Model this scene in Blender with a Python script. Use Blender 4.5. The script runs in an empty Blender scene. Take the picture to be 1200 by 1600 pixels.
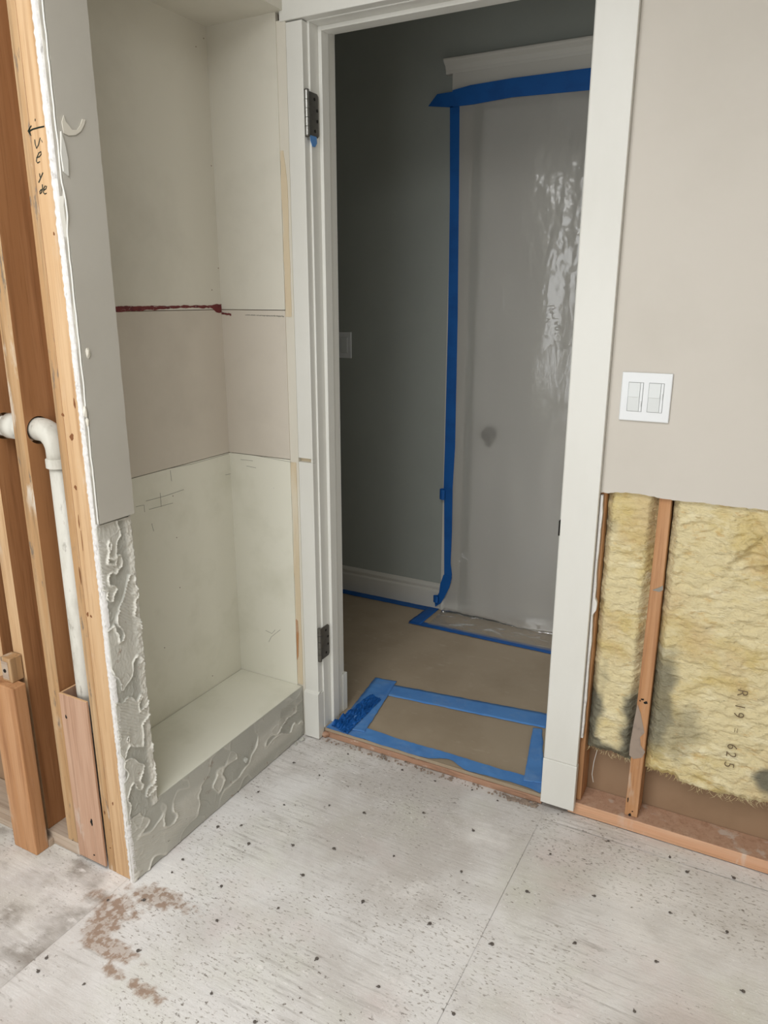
import bpy, bmesh, math, random
from mathutils import Vector, Matrix, Euler, noise
random.seed(7)
S = bpy.context.scene
COL = S.collection
# ---------------------------------------------------------------- camera, world, light, exposure
F_PX = 1173.91
CAM = Vector((0.3834, -1.8661, 1.4142)); ROT = Euler((1.2934, -0.0015, 0.4925), 'XYZ')
cd = bpy.data.cameras.new('camera'); cam = bpy.data.objects.new('camera', cd); COL.objects.link(cam)
cam.location = CAM; cam.rotation_euler = ROT
cd.sensor_fit = 'VERTICAL'; cd.sensor_height = 24.0; cd.lens = F_PX / 1600 * 24.0; cd.clip_start = 0.02
S.camera = cam
w = bpy.data.worlds.new('sky'); S.world = w; w.use_nodes = True
bg = w.node_tree.nodes['Background']; bg.inputs[0].default_value = (0.80, 0.90, 1.0, 1); bg.inputs[1].default_value = 1.0
def area(name, loc, rot, sx, sy, power, col):
    l = bpy.data.lights.new(name, 'AREA'); l.shape = 'RECTANGLE'; l.size = sx; l.size_y = sy; l.energy = power; l.color = col
    o = bpy.data.objects.new(name, l); COL.objects.link(o); o.location = loc; o.rotation_euler = rot; return o
area('window_daylight', (-0.55, -3.36, 1.15), (math.radians(84), 0, 0), 2.0, 1.50, 26, (1.0, 0.995, 0.985))
area('overhead_fill', (-0.25, -1.95, 2.52), (math.radians(18), 0, 0), 1.5, 1.1, 27, (1.0, 0.995, 0.98))  # unseen overhead lamp, added to brighten the floor and leave wall tops dim
area('hall_fill', (1.65, 0.62, 1.1), (0, math.radians(90), 0), 1.6, 0.8, 5.5, (1.0, 0.99, 0.95))  # unseen lamp added at the right end to brighten the hall
S.view_settings.view_transform = 'Standard'; S.view_settings.look = 'None'
S.view_settings.exposure = 0.42; S.view_settings.gamma = 1.0; S.view_settings.use_curve_mapping = False
MROT = ROT.to_matrix()
def at(u, v, ax, val):
    d = MROT @ Vector(((u-600)/F_PX, -(v-800)/F_PX, -1.0)); i = 'xyz'.index(ax)
    return CAM + d * ((val - CAM[i]) / d[i])

# ---------------------------------------------------------------- materials
def lin(c):
    if isinstance(c, str): c = [int(c[i:i+2], 16)/255 for i in (0, 2, 4)]
    return tuple(x/12.92 if x <= .04045 else ((x+.055)/1.055)**2.4 for x in c) + (1,)
def mat(name, base, rough=0.6, layers=(), bump=(), spec=0.3, metal=0.0, rand=False, coat=0):
    """layers: (colour, (sx,sy,sz), lo, hi, strength[, attr]) noise-masked tints of the stuff itself; bump: (scale, strength, dist)"""
    m = bpy.data.materials.new(name); m.use_nodes = True; nt = m.node_tree; N = nt.nodes; L = nt.links
    b = N['Principled BSDF']; b.inputs['Roughness'].default_value = rough; b.inputs['Metallic'].default_value = metal
    b.inputs['Specular IOR Level'].default_value = spec; b.inputs['Coat Weight'].default_value = coat
    tc = N.new('ShaderNodeTexCoord'); vec = tc.outputs['Object']
    if rand:
        oi = N.new('ShaderNodeObjectInfo'); mu = N.new('ShaderNodeVectorMath'); mu.operation = 'SCALE'
        mu.inputs[0].default_value = (7.3, 3.1, 5.7); L.new(oi.outputs['Random'], mu.inputs['Scale'])
        ad = N.new('ShaderNodeVectorMath'); L.new(vec, ad.inputs[0]); L.new(mu.outputs[0], ad.inputs[1]); vec = ad.outputs[0]
    rgb = N.new('ShaderNodeRGB'); rgb.outputs[0].default_value = lin(base); cur = rgb.outputs[0]
    def nz(sc, det=5, off=0):
        mp = N.new('ShaderNodeMapping'); mp.inputs['Scale'].default_value = sc if not isinstance(sc, (int, float)) else (sc,)*3
        mp.inputs['Location'].default_value = (off, off*1.7, off*.6); L.new(vec, mp.inputs[0])
        n = N.new('ShaderNodeTexNoise'); n.inputs['Scale'].default_value = 1; n.inputs['Detail'].default_value = det
        n.inputs['Roughness'].default_value = .6; L.new(mp.outputs[0], n.inputs['Vector']); return n.outputs['Fac']
    for k, ly in enumerate(layers):
        c, sc, lo, hi, st = ly[:5]; at_ = ly[5] if len(ly) > 5 else None; gate = ly[6] if len(ly) > 6 else None
        mr = N.new('ShaderNodeMapRange'); mr.inputs['From Min'].default_value = lo; mr.inputs['From Max'].default_value = hi
        mr.inputs['To Max'].default_value = st
        if at_ and sc is None:
            a = N.new('ShaderNodeAttribute'); a.attribute_name = at_; L.new(a.outputs['Fac'], mr.inputs[0]); f = mr.outputs[0]
        else:
            L.new(nz(sc, 6, 3.1*k+1), mr.inputs[0]); f = mr.outputs[0]
            if at_:
                a = N.new('ShaderNodeAttribute'); a.attribute_name = at_
                mm = N.new('ShaderNodeMath'); mm.operation = 'MULTIPLY'; L.new(f, mm.inputs[0]); L.new(a.outputs['Fac'], mm.inputs[1]); f = mm.outputs[0]
        if gate:
            g = N.new('ShaderNodeMapRange'); g.inputs['From Min'].default_value = gate[1]; g.inputs['From Max'].default_value = gate[2]
            L.new(nz(gate[0], 3, 11.3+k), g.inputs[0])
            mm = N.new('ShaderNodeMath'); mm.operation = 'MULTIPLY'; L.new(f, mm.inputs[0]); L.new(g.outputs[0], mm.inputs[1]); f = mm.outputs[0]
        mx = N.new('ShaderNodeMix'); mx.data_type = 'RGBA'; L.new(f, mx.inputs['Factor']); L.new(cur, mx.inputs['A'])
        mx.inputs['B'].default_value = lin(c); cur = mx.outputs['Result']
    L.new(cur, b.inputs['Base Color'])
    prev = None
    for k, (sc, st, di) in enumerate(bump):
        bp = N.new('ShaderNodeBump'); bp.inputs['Strength'].default_value = st; bp.inputs['Distance'].default_value = di
        L.new(nz(sc, 5, 20+k), bp.inputs['Height'])
        if prev: L.new(prev, bp.inputs['Normal'])
        prev = bp.outputs[0]
    if prev: L.new(prev, b.inputs['Normal'])
    return m
M = {}
M['wall'] = mat('grey_wall_paint', 'cac4ba', .75, [('bfb9ae', (3, 3, 3), .45, .75, .5), ('a9a49a', (40, 40, 18), .70, .78, .35, None, ((3, 3, 3), .5, .62))], [(160, .10, .001)])
M['niche_up'] = mat('niche_cream_paint', 'd6d2c5', .45, [('c5c1b4', (4, 4, 4), .45, .7, .5), ('8b857a', (60, 60, 60), .74, .78, .6, None, ((4, 4, 4), .5, .6))], [(90, .12, .001)])
M['niche_mid'] = mat('niche_bare_drywall', 'cdc5b8', .85, [('bdb5a8', (5, 5, 5), .45, .7, .5)], [(140, .1, .001)])
M['niche_low'] = mat('niche_cream_gloss', 'e0ded0', .35, [('c8c6b4', (6, 6, 6), .5, .75, .5), ('77726a', (90, 90, 70), .74, .78, .7, None, ((5, 5, 5), .52, .6))], [(60, .12, .001)])
M['gyp'] = mat('gypsum_core', 'dad7d3', .9, [('a8a4a0', (60, 60, 30), .6, .7, .8)], [(120, .7, .003), (35, .6, .004)])
M['stub'] = mat('stub_grey_paint', 'b9b5ab', .7, [('ada89e', (3, 3, 3), .45, .7, .5)], [(60, .15, .001)])
M['gap'] = mat('rough_grey_edge', '8f8a80', .9, [('c0bbb0', (50, 50, 15), .5, .65, .6)], [(90, .5, .002)])  # rough mid grey with lighter blotches
M['mud'] = mat('tile_mortar', 'b1b0a7', .85, [('d2cfc5', None, .2, .9, 1, 'mud'), ('8a6f5c', (25, 25, 25), .64, .70, .6), ('54483e', (60, 60, 60), .70, .74, .7)], [(220, .3, .001)])
M['trim'] = mat('white_trim_paint', 'd9d8d1', .38, [('cdcbc2', (6, 6, 2), .45, .7, .4)], [((40, 40, 6), .05, .001)], spec=.4)
M['trimedge'] = mat('cream_trim_paint', 'd5d0c3', .45, [('c7bfae', (6, 6, 2), .45, .7, .4)])
M['tanstrip'] = mat('unpainted_tan_strip', 'cfbfa3', .7, [('b98e78', (20, 20, 3), .62, .7, .6), ('dcd5c4', (15, 15, 2), .5, .65, .6)])
G = (80, 80, 2.4)
def wood(name, base, dk, lt, smear=None, extra=(), g=G):
    g2 = tuple(x*(.45 if x > 10 else .8) for x in g)
    ly = [(lt, g2, .45, .68, .7), (dk, g, .5, .72, .75), (dk, tuple(x*2.6 for x in g), .58, .68, .5), ('4a2d18', (14, 14, 9), .735, .76, .85)]
    if smear: ly.append((smear, (22, 22, 6), .56, .64, .8, None, ((5, 5, 3), .47, .6)))
    return mat(name, base, .6, ly+list(extra), [(g, .25, .001), (70, .15, .001)], rand=True)
M['tan'] = wood('tan_pine', 'c5a27a', 'a37c55', 'd2b48f', 'c9b9a4')
M['dirty'] = wood('plaster_smeared_pine', 'b08b62', '7a6248', 'c7ac88', 'cfc8bb', [('6f665c', (40, 40, 12), .6, .66, .8)])
M['brown'] = wood('brown_fir', 'a07048', '7e5332', 'b3835a', None)
M['orange'] = wood('orange_fir', 'b5855c', '8f6140', 'c79b74', 'bfae9c')
M['pinkish'] = wood('dusty_pink_fir', 'b9947b', '9b765d', 'c6a68e', 'cbbdb0')
M['plateh'] = wood('orange_plate_wood', 'cfa07e', 'b08460', 'd9b294', 'd0bcab', g=(2.4, 80, 80))
M['sill'] = wood('dusty_sill_wood', 'b3a08d', '8f7b69', 'c2b4a3', 'd2ccc4', g=(2.4, 80, 80))
M['edgeply'] = mat('raw_ply_edge', 'cda77d', .7)
M['pvc'] = mat('dusty_white_pvc', 'cbc8bd', .45, [('aaa598', (20, 20, 6), .48, .66, .7), ('8c857a', (60, 60, 20), .62, .68, .6), ('9a7a5e', (25, 25, 10), .68, .72, .5)], [(60, .1, .001)])
M['floor'] = mat('cement_underlayment', 'dfdcd9', .62, [
    ('bcb5ae', (2.2, 2.2, 1), .44, .62, .8), ('e8e4e0', (3.5, 3.5, 1), .55, .68, .8), ('cccbbc', (2.5, 2.5, 1), .5, .65, .5), ('d3c5c1', (3.1, 3.1, 1), .52, .66, .5),
    ('9d9790', (8, 95, 1), .52, .68, .5, None, ((2.6, 2.6, 1), .50, .60)),
    ('989087', (75, 170, 1), .575, .63, .8, None, ((3.6, 3.6, 1), .45, .55)),
    ('6b6056', (75, 100, 1), .615, .67, .85, None, ((4.6, 4.6, 1), .48, .57)), ('f3f0ee', (160, 160, 1), .60, .68, .5, None, ((3.6, 3.6, 1), .42, .55)),
    ('f0ece8', (14, 60, 1), .64, .72, .8, None, ((3.0, 3.0, 1), .48, .6)),
    ('8f725e', (75, 60, 1), .46, .54, 1, 'brown'), ('a8917f', None, 0, 1.6, 1, 'brown'), ('8a8279', (9, 16, 1), .42, .60, 1, 'grey'), ('f0edea', (12, 30, 1), .60, .68, .9, 'grey')],
    [((220, 220, 1), .45, .0014), ((7, 60, 1), .40, .004), ((14, 14, 1), .25, .005)], spec=.35)
M['paper'] = mat('brown_floor_paper', 'a3937d', .6, [('93836d', (4, 4, 1), .45, .65, .6), ('b2a38e', (18, 40, 1), .6, .72, .5)], [((5, 5, 1), .3, .006), (60, .1, .001)])
M['hall'] = mat('hall_grey_green_paint', '9da19a', .6, [('949891', (3, 3, 3), .45, .7, .5)], [(150, .08, .001)])
M['halltrim'] = mat('hall_trim_paint', 'c6c3ba', .35)
M['halldoor'] = mat('hall_door_paint', 'd9d7d0', .45)
M['tape'] = mat('blue_painters_tape', '12569c', .55, [('0d4685', (14, 14, 14), .45, .7, .6)], [(60, .25, .001)])
M['tapefl'] = mat('pale_blue_tape', '5488c4', .6, [('7a98be', (14, 22, 6), .5, .68, .5), ('3a6fb3', (8, 8, 8), .45, .65, .6)], [(60, .3, .001)])  # paler blue than the tape used deeper in the hall
M['steel'] = mat('brushed_hinge_steel', '9a9a96', .3, [('6b6b68', (60, 60, 20), .5, .7, .5)], metal=.9, spec=.5)
M['leaf'] = mat('dull_hinge_leaf', '6d6a64', .42, [('504d49', (40, 40, 40), .5, .7, .6)], metal=.7)
M['dark'] = mat('dark_hole', '1c1916', .8)
M['nail'] = mat('dark_nail_steel', '69625c', .7, [('4a4541', (300, 300, 300), .5, .6, .8)], metal=.1, rand=True)
M['plastic_w'] = mat('white_switch_plastic', 'dadcdc', .3, spec=.5)
M['plastic_g'] = mat('switch_rocker_plastic', 'cfd2d0', .3, spec=.5)
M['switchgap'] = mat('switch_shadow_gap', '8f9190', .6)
M['insul'] = mat('yellow_fibreglass', 'dccea4', .95, [
    ('cdb778', (7, 7, 10), .5, .66, .8), ('ece2bf', (11, 11, 26), .55, .68, .8), ('c5a268', (26, 26, 60), .58, .68, .55), ('cdb58a', (4, 4, 4), .5, .62, .6),
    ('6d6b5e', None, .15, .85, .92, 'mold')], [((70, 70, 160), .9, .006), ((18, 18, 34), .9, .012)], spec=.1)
M['kraft'] = mat('brown_drywall_paper', '977c62', .8, [('846a51', (4, 4, 4), .45, .65, .6), ('b8a791', (12, 12, 12), .66, .7, .6)], [(40, .1, .001)])
M['ink'] = mat('dark_ink', '6a5a44', .9)
M['marker'] = mat('green_black_marker', '1f2a22', .6)
M['ceil'] = mat('ceiling_paint', 'a9a49a', .8)
M['red'] = mat('dark_red_paint', '6e2f2f', .6, [('4d2226', (30, 60, 60), .5, .62, .7), ('b9a9a6', (20, 80, 120), .60, .66, .7)])
M['pencil'] = mat('pencil_grey', '8d8a80', .8)
M['putty'] = mat('grey_putty', '9a8a7c', .8, [('82746a', (30, 30, 30), .5, .65, .6)])
M['wood_raw'] = mat('worn_threshold_wood', 'a8836b', .7, [('7d5f4c', (10, 90, 90), .5, .65, .8), ('c9b7a8', (30, 60, 60), .6, .68, .7)], [((10, 90, 90), .4, .002)])
def sheet_mat(name='milky_plastic_sheet', milk=.62, rough=.13, ior=1.5, tmf=.8):
    m = bpy.data.materials.new(name); m.use_nodes = True; nt = m.node_tree; N = nt.nodes; L = nt.links
    out = N['Material Output']; N.remove(N['Principled BSDF'])
    tr = N.new('ShaderNodeBsdfTransparent'); tr.inputs[0].default_value = (.95, .95, .94, 1)
    di = N.new('ShaderNodeBsdfDiffuse'); di.inputs[0].default_value = (.53, .505, .46, 1)
    tl = N.new('ShaderNodeBsdfTranslucent'); tl.inputs[0].default_value = (.6, .6, .58, 1)
    gl = N.new('ShaderNodeBsdfGlossy'); gl.inputs['Roughness'].default_value = rough; gl.inputs[0].default_value = (1, 1, 1, 1)
    rf = N.new('ShaderNodeBsdfRefraction'); rf.inputs['Roughness'].default_value = .75; rf.inputs['IOR'].default_value = 1.22
    tm = N.new('ShaderNodeMixShader'); tm.inputs[0].default_value = tmf; L.new(tr.outputs[0], tm.inputs[1]); L.new(rf.outputs[0], tm.inputs[2])
    a = N.new('ShaderNodeMixShader'); a.inputs[0].default_value = .35; L.new(di.outputs[0], a.inputs[1]); L.new(tl.outputs[0], a.inputs[2])
    b = N.new('ShaderNodeMixShader'); b.inputs[0].default_value = milk; L.new(tm.outputs[0], b.inputs[1]); L.new(a.outputs[0], b.inputs[2])
    fr = N.new('ShaderNodeFresnel'); fr.inputs[0].default_value = ior
    c = N.new('ShaderNodeMixShader'); L.new(fr.outputs[0], c.inputs[0]); L.new(b.outputs[0], c.inputs[1]); L.new(gl.outputs[0], c.inputs[2])
    tc = N.new('ShaderNodeTexCoord'); bp = N.new('ShaderNodeBump'); bp.inputs['Strength'].default_value = .60; bp.inputs['Distance'].default_value = .006
    mp = N.new('ShaderNodeMapping'); mp.inputs['Scale'].default_value = (28, 28, 10); L.new(tc.outputs['Object'], mp.inputs[0])
    n = N.new('ShaderNodeTexNoise'); n.inputs['Scale'].default_value = 1; n.inputs['Detail'].default_value = 7; n.inputs['Distortion'].default_value = .8
    L.new(mp.outputs[0], n.inputs['Vector'])
    g_ = N.new('ShaderNodeTexNoise'); g_.inputs['Scale'].default_value = 3.2; g_.inputs['Detail'].default_value = 2; L.new(tc.outputs['Object'], g_.inputs['Vector'])
    gr = N.new('ShaderNodeMapRange'); gr.inputs['From Min'].default_value = .46; gr.inputs['From Max'].default_value = .60; gr.inputs['To Min'].default_value = .25; L.new(g_.outputs['Fac'], gr.inputs[0])
    hm = N.new('ShaderNodeMath'); hm.operation = 'MULTIPLY'; L.new(n.outputs['Fac'], hm.inputs[0]); L.new(gr.outputs[0], hm.inputs[1])
    mp2 = N.new('ShaderNodeMapping'); mp2.inputs['Scale'].default_value = (7, 7, 11); L.new(tc.outputs['Object'], mp2.inputs[0])
    n2 = N.new('ShaderNodeTexNoise'); n2.inputs['Scale'].default_value = 1; n2.inputs['Detail'].default_value = 3; L.new(mp2.outputs[0], n2.inputs['Vector'])
    ab = N.new('ShaderNodeMath'); ab.operation = 'SUBTRACT'; ab.inputs[1].default_value = .5; L.new(n2.outputs['Fac'], ab.inputs[0])
    a2 = N.new('ShaderNodeMath'); a2.operation = 'ABSOLUTE'; L.new(ab.outputs[0], a2.inputs[0])
    cr = N.new('ShaderNodeMapRange'); cr.inputs['From Min'].default_value = 0; cr.inputs['From Max'].default_value = .012; cr.inputs['To Min'].default_value = 1; cr.inputs['To Max'].default_value = 0; L.new(a2.outputs[0], cr.inputs[0])
    n3 = N.new('ShaderNodeTexNoise'); n3.inputs['Scale'].default_value = 9; L.new(tc.outputs['Object'], n3.inputs['Vector'])
    g3 = N.new('ShaderNodeMapRange'); g3.inputs['From Min'].default_value = .53; g3.inputs['From Max'].default_value = .60; L.new(n3.outputs['Fac'], g3.inputs[0])
    m3 = N.new('ShaderNodeMath'); m3.operation = 'MULTIPLY'; L.new(cr.outputs[0], m3.inputs[0]); L.new(g3.outputs[0], m3.inputs[1])
    m4 = N.new('ShaderNodeMath'); m4.operation = 'MULTIPLY_ADD'; m4.inputs[1].default_value = .9; L.new(m3.outputs[0], m4.inputs[0]); L.new(hm.outputs[0], m4.inputs[2])
    L.new(m4.outputs[0], bp.inputs['Height']); L.new(bp.outputs[0], gl.inputs['Normal'])
    L.new(c.outputs[0], out.inputs['Surface']); return m
M['sheet'] = sheet_mat(); M['sheet_flat'] = sheet_mat('thin_clear_plastic', .25, .35, 1.08, 0.0)

# ---------------------------------------------------------------- mesh helpers
class MB:
    def __init__(s): s.v = []; s.f = []; s.mi = []; s.at = {}
    def box(s, x0, x1, y0, y1, z0, z1, mi=0, face_mi=None):
        b = len(s.v); s.v += [(x, y, z) for z in (z0, z1) for y in (y0, y1) for x in (x0, x1)]
        fs = [(0, 2, 3, 1), (4, 5, 7, 6), (0, 1, 5, 4), (2, 6, 7, 3), (0, 4, 6, 2), (1, 3, 7, 5)]   # -z +z -y +y -x +x
        for k, f in enumerate(fs):
            s.f.append(tuple(b+i for i in f)); s.mi.append((face_mi or {}).get(k, mi))
        return s
    def prism(s, pts, off, mi=0, cap_mi=None):
        """pts: closed loop of 3-D points, extruded by vector off"""
        b = len(s.v); n = len(pts); off = Vector(off)
        s.v += [tuple(p) for p in pts] + [tuple(Vector(p)+off) for p in pts]
        s.f.append(tuple(range(b, b+n))); s.mi.append(mi if cap_mi is None else cap_mi)
        s.f.append(tuple(range(b+2*n-1, b+n-1, -1))); s.mi.append(mi)
        for i in range(n):
            j = (i+1) % n; s.f.append((b+i, b+n+i, b+n+j, b+j)); s.mi.append(mi)
        return s
    def grid(s, nu, nv, fn, mi=0, attr=None):
        b = len(s.v); vals = []
        for j in range(nv+1):
            for i in range(nu+1):
                r = fn(i/nu, j/nv)
                if attr: s.v.append(tuple(r[0])); vals.append(r[1])
                else: s.v.append(tuple(r))
        if attr: s.at.setdefault(attr, {}).update({b+k: x for k, x in enumerate(vals)})
        for j in range(nv):
            for i in range(nu):
                a = b+j*(nu+1)+i; s.f.append((a, a+1, a+nu+2, a+nu+1)); s.mi.append(mi)
        return s
    def tube(s, pts, r, n=20, mi=0, caps=True):
        b = len(s.v); pts = [Vector(p) for p in pts]; rs = r if isinstance(r, (list, tuple)) else [r]*len(pts); up = None
        for k, p in enumerate(pts):
            t = (pts[min(k+1, len(pts)-1)] - pts[max(k-1, 0)])
            if t.length < 1e-9: t = Vector((0, 0, 1))
            t.normalize()
            if up is None: up = t.orthogonal().normalized()
            up = (up - t*up.dot(t)).normalized(); q = t.cross(up)
            for i in range(n):
                a = 2*math.pi*i/n; s.v.append(tuple(p + rs[k]*(math.cos(a)*up + math.sin(a)*q)))
        for k in range(len(pts)-1):
            for i in range(n):
                j = (i+1) % n; s.f.append((b+k*n+i, b+k*n+j, b+(k+1)*n+j, b+(k+1)*n+i)); s.mi.append(mi)
        if caps:
            s.f.append(tuple(b+i for i in range(n-1, -1, -1))); s.mi.append(mi)
            e = b+(len(pts)-1)*n; s.f.append(tuple(e+i for i in range(n))); s.mi.append(mi)
        return s
    def build(s, name, mats, parent=None, origin=None, bevel=0, smooth=False):
        if not isinstance(mats, (list, tuple)): mats = [mats]
        if origin is None:
            if parent is not None: origin = parent['_o'] if '_o' in parent else parent.location
            else: origin = (0, 0, 0)
        if origin == 'base':
            xs, ys, zs = zip(*s.v); origin = ((min(xs)+max(xs))/2, (min(ys)+max(ys))/2, min(zs))
        o0 = Vector(origin)
        me = bpy.data.meshes.new(name); me.from_pydata([tuple(Vector(v)-o0) for v in s.v], [], s.f)
        for m in mats: me.materials.append(m)
        me.polygons.foreach_set('material_index', s.mi)
        for k, d in s.at.items():
            a = me.attributes.new(k, 'FLOAT', 'POINT')
            for i, x in d.items(): a.data[i].value = x
        me.update()
        bm = bmesh.new(); bm.from_mesh(me)
        if not s.at or s.at.get('_fixn'): bmesh.ops.recalc_face_normals(bm, faces=bm.faces)
        bm.to_mesh(me); bm.free()
        if smooth:
            for p in me.polygons: p.use_smooth = True
        o = bpy.data.objects.new(name, me); COL.objects.link(o)
        if parent is not None:
            o.parent = parent; o['_o'] = tuple(o0)
        else:
            o.location = o0; o['_o'] = tuple(o0)
        if bevel:
            bv = o.modifiers.new('bevel', 'BEVEL'); bv.width = bevel; bv.segments = 2; bv.limit_method = 'ANGLE'; bv.angle_limit = .6
        return o
def tag(o, label=None, cat=None, group=None, kind=None):
    if label: o['label'] = label
    if cat: o['category'] = cat
    if group: o['group'] = group
    if kind: o['kind'] = kind
    return o
def struct(o, label=None): 
    o['kind'] = 'structure'
    if label: o['label'] = label
    return o
def empty(name, loc, label, cat, group=None):
    o = bpy.data.objects.new(name, None); o.empty_display_size = .05; COL.objects.link(o); o.location = loc; o['_o'] = tuple(loc)
    return tag(o, label, cat, group)
def N3(x, y, z, s=1): return noise.noise(Vector((x*s, y*s, z*s)))
def fbm(x, y, z, s=1, o=4):
    r = 0; a = 1
    for k in range(o): r += a*noise.noise(Vector((x*s+k*7.1, y*s+k*3.3, z*s))); s *= 2; a *= .5
    return r
def sm(a, b, x):
    t = min(1, max(0, (x-a)/(b-a))); return t*t*(3-2*t)

# ---------------------------------------------------------------- key planes of the place
XL, XN, YN, YF, YS = -0.9023, -1.1597, -0.686, -0.784, -0.0284
ZC, ZL, ZR, ZNC = 0.182, 0.942, 1.380, 2.13
YH, ZH = 1.1033, 0.032
CEIL = 2.46
RX, RL, RB = 1.75, -2.6, -3.45           # right wall, far left wall, rear wall

# ================================================================ STRUCTURE
# floor: cement panels with fine gaps, one mesh
def floor_attr(x, y):
    n = fbm(x, y, 0, 9)
    br = 0
    for (cx, cy, rx, ry) in ((-.90, -.865, .10, .035), (-.80, -.80, .10, .030), (-.88, -.90, .05, .07), (-.80, -.955, .10, .020), (-.70, -1.0, .07, .018)):
        d = ((x-cx)/rx)**2+((y-cy)/ry)**2; br = max(br, sm(1.3, .4, d + n*1.6 + fbm(x, y, 2, 60)*.9))
    gy = 0
    if x < -.93 and y < -.80: gy = .55*sm(-.1, .5, n) + .25
    gy = max(gy, .5*sm(.0, .06, .06-abs(y+.0)) if -.86 < x < -.05 and y > -.1 else 0)
    return .85*br, gy
m = MB()
def panel(x0, x1, y0, y1, nu, nv):
    def fn(u, v):
        x = x0+(x1-x0)*u; y = y0+(y1-y0)*v
        return (x, y, .0012*N3(x, y, 0, 6) - (.0006 if (u in (0, 1) or v in (0, 1)) else 0)), 0
    b0 = len(m.v); m.grid(nu, nv, fn, 0, 'tmp')
    for k in range(b0, len(m.v)):
        br, gy = floor_attr(m.v[k][0], m.v[k][1])
        m.at.setdefault('brown', {})[k] = br; m.at.setdefault('grey', {})[k] = gy
panel(-.0765, RX, RB, -.0625, 60, 90); panel(-.0765, RX, -.0605, .0, 50, 4)
panel(-.93, -.0785, -1.6, .0, 190, 300); panel(-.93, -.0785, RB, -1.602, 30, 50)
panel(RL, -.9305, RB, -.55, 120, 150)
m.box(RL-.1, RX+.1, RB-.1, .13, -.06, -.002, 0)
m.at.pop('tmp')
floor = struct(m.build('floor', M['floor'], smooth=False), 'pale grey cement underlayment floor')
# ceiling over both rooms, with an opening added for the overhead fill lamp
struct(MB().box(RL-.1, -1.05, RB-.1, 1.4, CEIL, CEIL+.14).box(.55, RX+.1, RB-.1, 1.4, CEIL, CEIL+.14).box(-1.05, .55, RB-.1, -2.55, CEIL, CEIL+.14).box(-1.05, .55, -1.35, 1.4, CEIL, CEIL+.14).build('ceiling', M['ceil']), 'ceiling with an opening added for the overhead fill lamp')
# door wall (room side drywall): above the head, and right of the door with the torn lower edge
m = MB()
bot = [(.0, .945), (.03, .949), (.06, .9535), (.0941, .9535), (.1468, .949), (.19, .948), (.2403, .9498), (.30, .949), (.3759, .9508), (.5, .947), (.7, .951), (1.0, .948), (1.3, .952), (RX, .95)]
pts = []
for (a, za), (b, zb) in zip(bot, bot[1:]):
    n = max(2, int((b-a)/.006))
    for k in range(n):
        x = a+(b-a)*k/n; pts.append((x, 0, za+(zb-za)*k/n + .0022*fbm(x, 0, 0, 90, 2)))
pts.append((RX, 0, .95)); pts += [(RX, 0, CEIL), (0, 0, CEIL)]
m.prism(pts, (0, .0127, 0), 1, 0)
m.box(-.91, 0, 0, .0127, 2.115, CEIL)
struct(m.build('wall_back', [M['wall'], M['gyp']]), 'warm grey door wall with torn lower drywall edge')
# hall side skin of that wall (its back shows inside the open bays)
m = MB(); m.box(-.075, RX, .089, .102, 0, CEIL, 0); m.box(RL, -.86, .089, .102, 0, CEIL, 0); m.box(-.86, -.075, .089, .102, 2.12, CEIL, 0)
struct(m.build('wall_hall_near', [M['kraft']]), 'brown paper back of the hall drywall')
# other room walls
m = MB(); m.box(RX, RX+.1, RB-.1, 0, 0, CEIL); struct(m.build('wall_right', M['wall']))
m = MB(); m.box(RL-.1, RL, RB-.1, 0, 0, CEIL); struct(m.build('wall_far_left', M['wall']))
m = MB(); y0, y1 = RB-.1, RB
m.box(RL, -1.6, y0, y1, 0, CEIL); m.box(.5, RX, y0, y1, 0, CEIL); m.box(-1.6, .5, y0, y1, 0, .35); m.box(-1.6, .5, y0, y1, 1.95, CEIL)
struct(m.build('wall_rear', M['wall']))
m = MB()
for x in (-1.6, -.9, -.25, .45): m.box(x, x+.05, y0-.02, y1-.02, .35, 1.95)
m.box(-1.6, .5, y0-.02, y1-.02, .35, .40); m.box(-1.6, .5, y0-.02, y1-.02, 1.90, 1.95)
struct(m.build('window_1', M['trim'], bevel=.003))

# niche: back, side, ceiling
def band_wall(m, x0, x1, y0, y1):
    for (za, zb, mi) in ((0, ZL-.001, 2), (ZL+.001, ZR-.001, 1), (ZR+.001, ZNC, 0)): m.box(x0, x1, y0, y1, za, zb, mi)
m = MB(); band_wall(m, XN-.0127, XN, YN-.0127, YS)
m.box(XN-.0127, XL-.013, YN-.0127, YN, 0, ZNC, 0)                       # near side of the niche
m.box(XN-.0127, XL, YN-.0127, YS+.02, ZNC, ZNC+.0127, 0)                # niche ceiling
m.box(XL-.0127, XL, YN-.01, 0, ZNC+.0127, CEIL, 0)
wl = struct(m.build('wall_left', [M['niche_up'], M['niche_mid'], M['niche_low']]), 'recessed niche of cream and bare drywall bands')
m = MB(); band_wall(m, XN, -.926, YS, YS+.0127)
wn = struct(m.build('wall_niche_side', [M['niche_up'], M['niche_mid'], M['niche_low']]), 'narrow niche side wall beside the door trim')
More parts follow.
